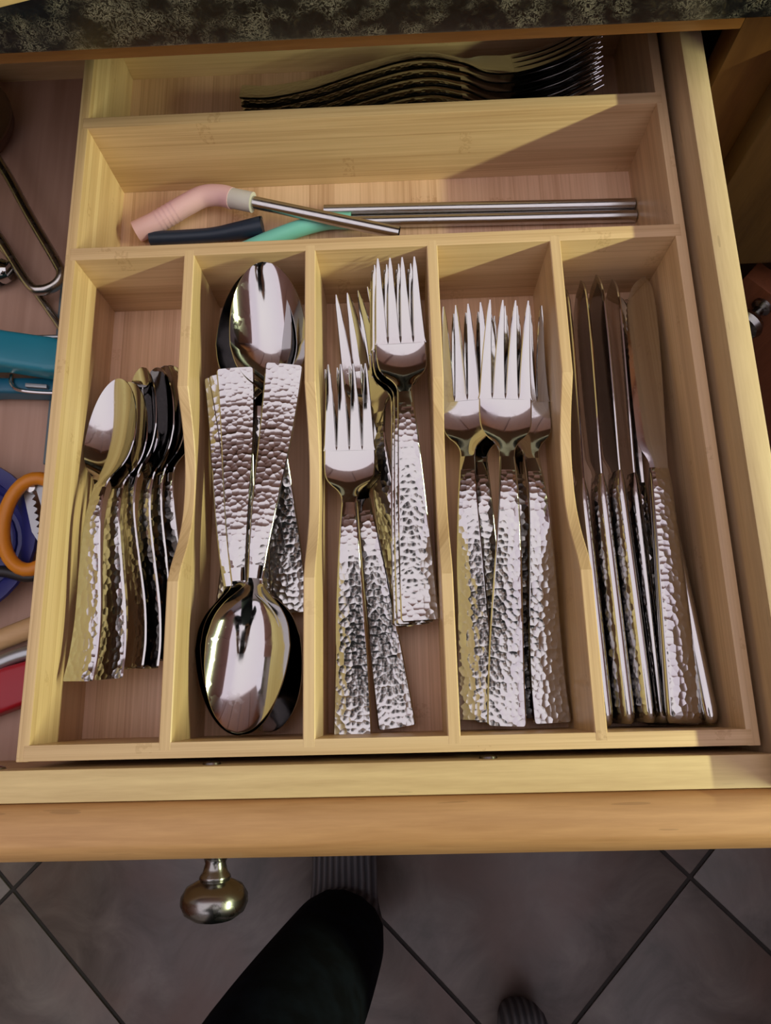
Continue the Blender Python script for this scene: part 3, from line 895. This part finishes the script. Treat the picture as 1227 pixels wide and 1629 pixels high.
# wooden utensil handle and red silicone tool
b = B(); b.tube(path([(-20, 1.2, -5.75), (-12, 3.8, -5.75), (-6, 6.0, -5.75), (-3.0, 7.1, -5.75), (-.8, 7.9, -5.75)], 8), [.55 + .12 * i / 32 for i in range(33)], 14)
tag(b.build('wooden_utensil', M['beige_wood']), 'pale wooden utensil handle pointing at the tray corner', 'utensil')
rd = thing('silicone_spatula', 'red spatula with grey edge at the front left corner', 'spatula', (-6, 3.6, FLOORZ))
slab([(-14, -.1), (-6, 1.6), (-3.6, 2.4), (-2.0, 3.0), (-.7, 3.5), (-.7, 5.2), (-2.4, 5.3), (-4.0, 4.9), (-8, 3.2), (-14, 2.2)], FLOORZ + .02, -5.1, .35).build('blade', M['red'], rd)
b = B(); b.tube(path([(-10, 3.1, -5.5), (-6, 4.4, -5.5), (-4.0, 5.3, -5.5), (-2.4, 5.75, -5.5), (-.8, 5.8, -5.5)], 6), .42, 10); b.build('edge', M['grey_metal'], rd)

# ================================================================== THE PHOTOGRAPHER
def person():
    root = thing('person', 'person in black trousers and grey socks standing at the drawer', 'person', (20, -40, -RIM))
    J = {}
    def j(n, x, y, h, r, r2=None): J[n] = ((x, y, h - RIM), (r, r2 or r))
    j('pelvis', 20, -52, 96, 15, 11)
    j('waist', 20, -49, 110, 15, 11)
    j('chest', 19, -40, 130, 18, 12.5)
    j('neckb', 19, -33, 146, 8, 8)
    j('neck', 19, -28, 152, 6, 6)
    j('head', 19, -22, 160, 9, 10.5)
    j('crown', 19, -19, 169, 7, 8)
    # left leg, foot forward under the drawer
    j('hipL', 10, -49, 90, 9.2); j('kneeL', 5.2, -28.5, 50, 7.6); j('shinL', 7.7, -27.5, 30, 7.2); j('ankL', 9.3, -27, 13, 6.6); j('heelL', 9.3, -26, 5.0, 5.2, 5); j('ballL', 9.2, -15, 4.2, 7.4, 4); j('toeL', 9.2, -7, 3.0, 6.2, 2.8)
    j('hipR', 30, -54, 90, 9.2); j('kneeR', 33, -56, 50, 6.6); j('shinR', 33.5, -59, 30, 6.0); j('ankR', 34, -62, 10, 4.2); j('heelR', 34, -63, 4.2, 3.9); j('ballR', 33.6, -48, 4, 5.8, 3.8); j('toeR', 33.2, -37.4, 3.4, 6.0, 3.2)
    for s, q in (('L', -1), ('R', 1)):
        j('sho' + s, 19 + q * 18, -35, 142, 7)
        j('elb' + s, 20 + q * 25, -30, 118, 5.2)
        j('wri' + s, 20 + q * 11, -13, 117.5, 2.9)
        j('palm' + s, 20 + q * 8.8, -6, 118, 3.3, 1.9)
    E_ = [('pelvis', 'waist'), ('waist', 'chest'), ('chest', 'neckb'), ('neckb', 'neck'), ('neck', 'head'), ('head', 'crown')]
    for s in 'LR':
        E_ += [('pelvis', 'hip' + s), ('hip' + s, 'knee' + s), ('knee' + s, 'shin' + s), ('shin' + s, 'ank' + s), ('ank' + s, 'heel' + s), ('heel' + s, 'ball' + s), ('ball' + s, 'toe' + s),
               ('chest', 'sho' + s), ('sho' + s, 'elb' + s), ('elb' + s, 'wri' + s), ('wri' + s, 'palm' + s)]
        q = -1 if s == 'L' else 1
        for f in range(4):
            hx, hy, hz = 20 + q * (8.2 - .6 * f), -3.0 + 1.6 * f, 118.6 - .6 * f
            j(f'f{f}a' + s, hx, hy, hz, .9); j(f'f{f}b' + s, hx - q * 1.5, hy + 2.4 - .5 * f, hz + .7, .8); j(f'f{f}c' + s, hx - q * 3.2, hy + 3.0 - .8 * f, hz + .9, .7)
            E_ += [('palm' + s, f'f{f}a' + s), (f'f{f}a' + s, f'f{f}b' + s), (f'f{f}b' + s, f'f{f}c' + s)]
        j('tha' + s, 20 + q * 7.6, -7.5, 119.6, 1.1); j('thb' + s, 20 + q * 5.6, -5.8, 120.4, .95); j('thc' + s, 20 + q * 4.2, -4.0, 120.6, .8)
        E_ += [('palm' + s, 'tha' + s), ('tha' + s, 'thb' + s), ('thb' + s, 'thc' + s)]
    names = list(J); idx = {n: i for i, n in enumerate(names)}
    org = WORLD[root.name]
    me = bpy.data.meshes.new('body')
    me.from_pydata([tuple((a - o_) * .01 for a, o_ in zip(J[n][0], org)) for n in names], [(idx[a], idx[b_]) for a, b_ in E_], [])
    tmp = bpy.data.objects.new('body_rig', me); C.objects.link(tmp)
    md = tmp.modifiers.new('skin', 'SKIN')
    for n in names:
        sv = me.skin_vertices[0].data[idx[n]]
        sv.radius = (J[n][1][0] * .01, J[n][1][1] * .01)
        sv.use_root = n == 'pelvis'
    md.use_smooth_shade = True
    sd = tmp.modifiers.new('sub', 'SUBSURF'); sd.levels = 2; sd.render_levels = 2
    dg = bpy.context.evaluated_depsgraph_get()
    bm_ = bpy.data.meshes.new_from_object(tmp.evaluated_get(dg))
    bpy.data.objects.remove(tmp, do_unlink=True)
    bm_.name = 'body'
    q_ = bmesh.new(); q_.from_mesh(bm_)
    for co, no in (((0, 0, .135), (0, 0, 1)), ((0, 0, 1.0), (0, 0, 1)), ((0, 0, 1.49), (0, .35, 1)), ((0, (-11 - org[1]) * .01, 0), (0, 1, 0))):
        bmesh.ops.bisect_plane(q_, geom=q_.verts[:] + q_.edges[:] + q_.faces[:], plane_co=co, plane_no=no, dist=1e-6)
    q_.to_mesh(bm_); q_.free()
    for mt in (M['skin'], M['trousers'], M['sock'], M['shirt']): bm_.materials.append(mt)
    for p in bm_.polygons:
        c = p.center; h = c.z * 100; y = c.y * 100 + org[1]
        if h < 13.5: k = 2
        elif h < 100: k = 1
        elif y > -11 and h < 130: k = 0
        elif h - 149 + .35 * c.y * 100 > 0: k = 0
        else: k = 3
        p.material_index = k; p.use_smooth = True
    o = bpy.data.objects.new('body', bm_); C.objects.link(o); o.parent = root
    hb = B()
    hb.lathe([(.001, 10.6), (4.5, 10.0), (7.6, 7.2), (9.3, 3.0), (9.4, -1), (8.6, -4), (7.8, -4)], (19, -23.5, 162 - RIM), n=24)
    hb.build('hair', M['hair'], root, sharp=60)
    nb2 = B(); nb2.tube(path([(19, -12.3, 162 - RIM), (19, -10.6, 159 - RIM), (19, -12.2, 157.5 - RIM)], 4), [.7, .9, 1.1, 1.3, 1.5, 1.6, 1.6, 1.4, .9], 10); nb2.build('nose', M['skin'], root)
    for q in (-1, 1):
        e = B(); e.lathe([(.001, 1.2), (.8, .9), (1.2, 0), (.8, -.9), (.001, -1.2)], (19 + q * 3.1, -13.2, 162.2 - RIM), n=12); e.build('eye', M['black'], root)
        e = B(); e.lathe([(.001, 3), (1.0, 2.2), (1.3, 0), (.8, -2.4), (.001, -3)], (19 + q * 9.2, -22.5, 161 - RIM), n=12); e.build('ear', M['skin'], root)
    return root
person()
ph = thing('phone', 'black mobile phone held flat over the drawer', 'phone', (19.4, 1.0, 38.6))
slab([(15.4, -10.4), (23.4, -10.4), (23.4, 5.6), (15.4, 5.6)], 37.6, 38.5, .25).build('phone_body', M['black'], ph)
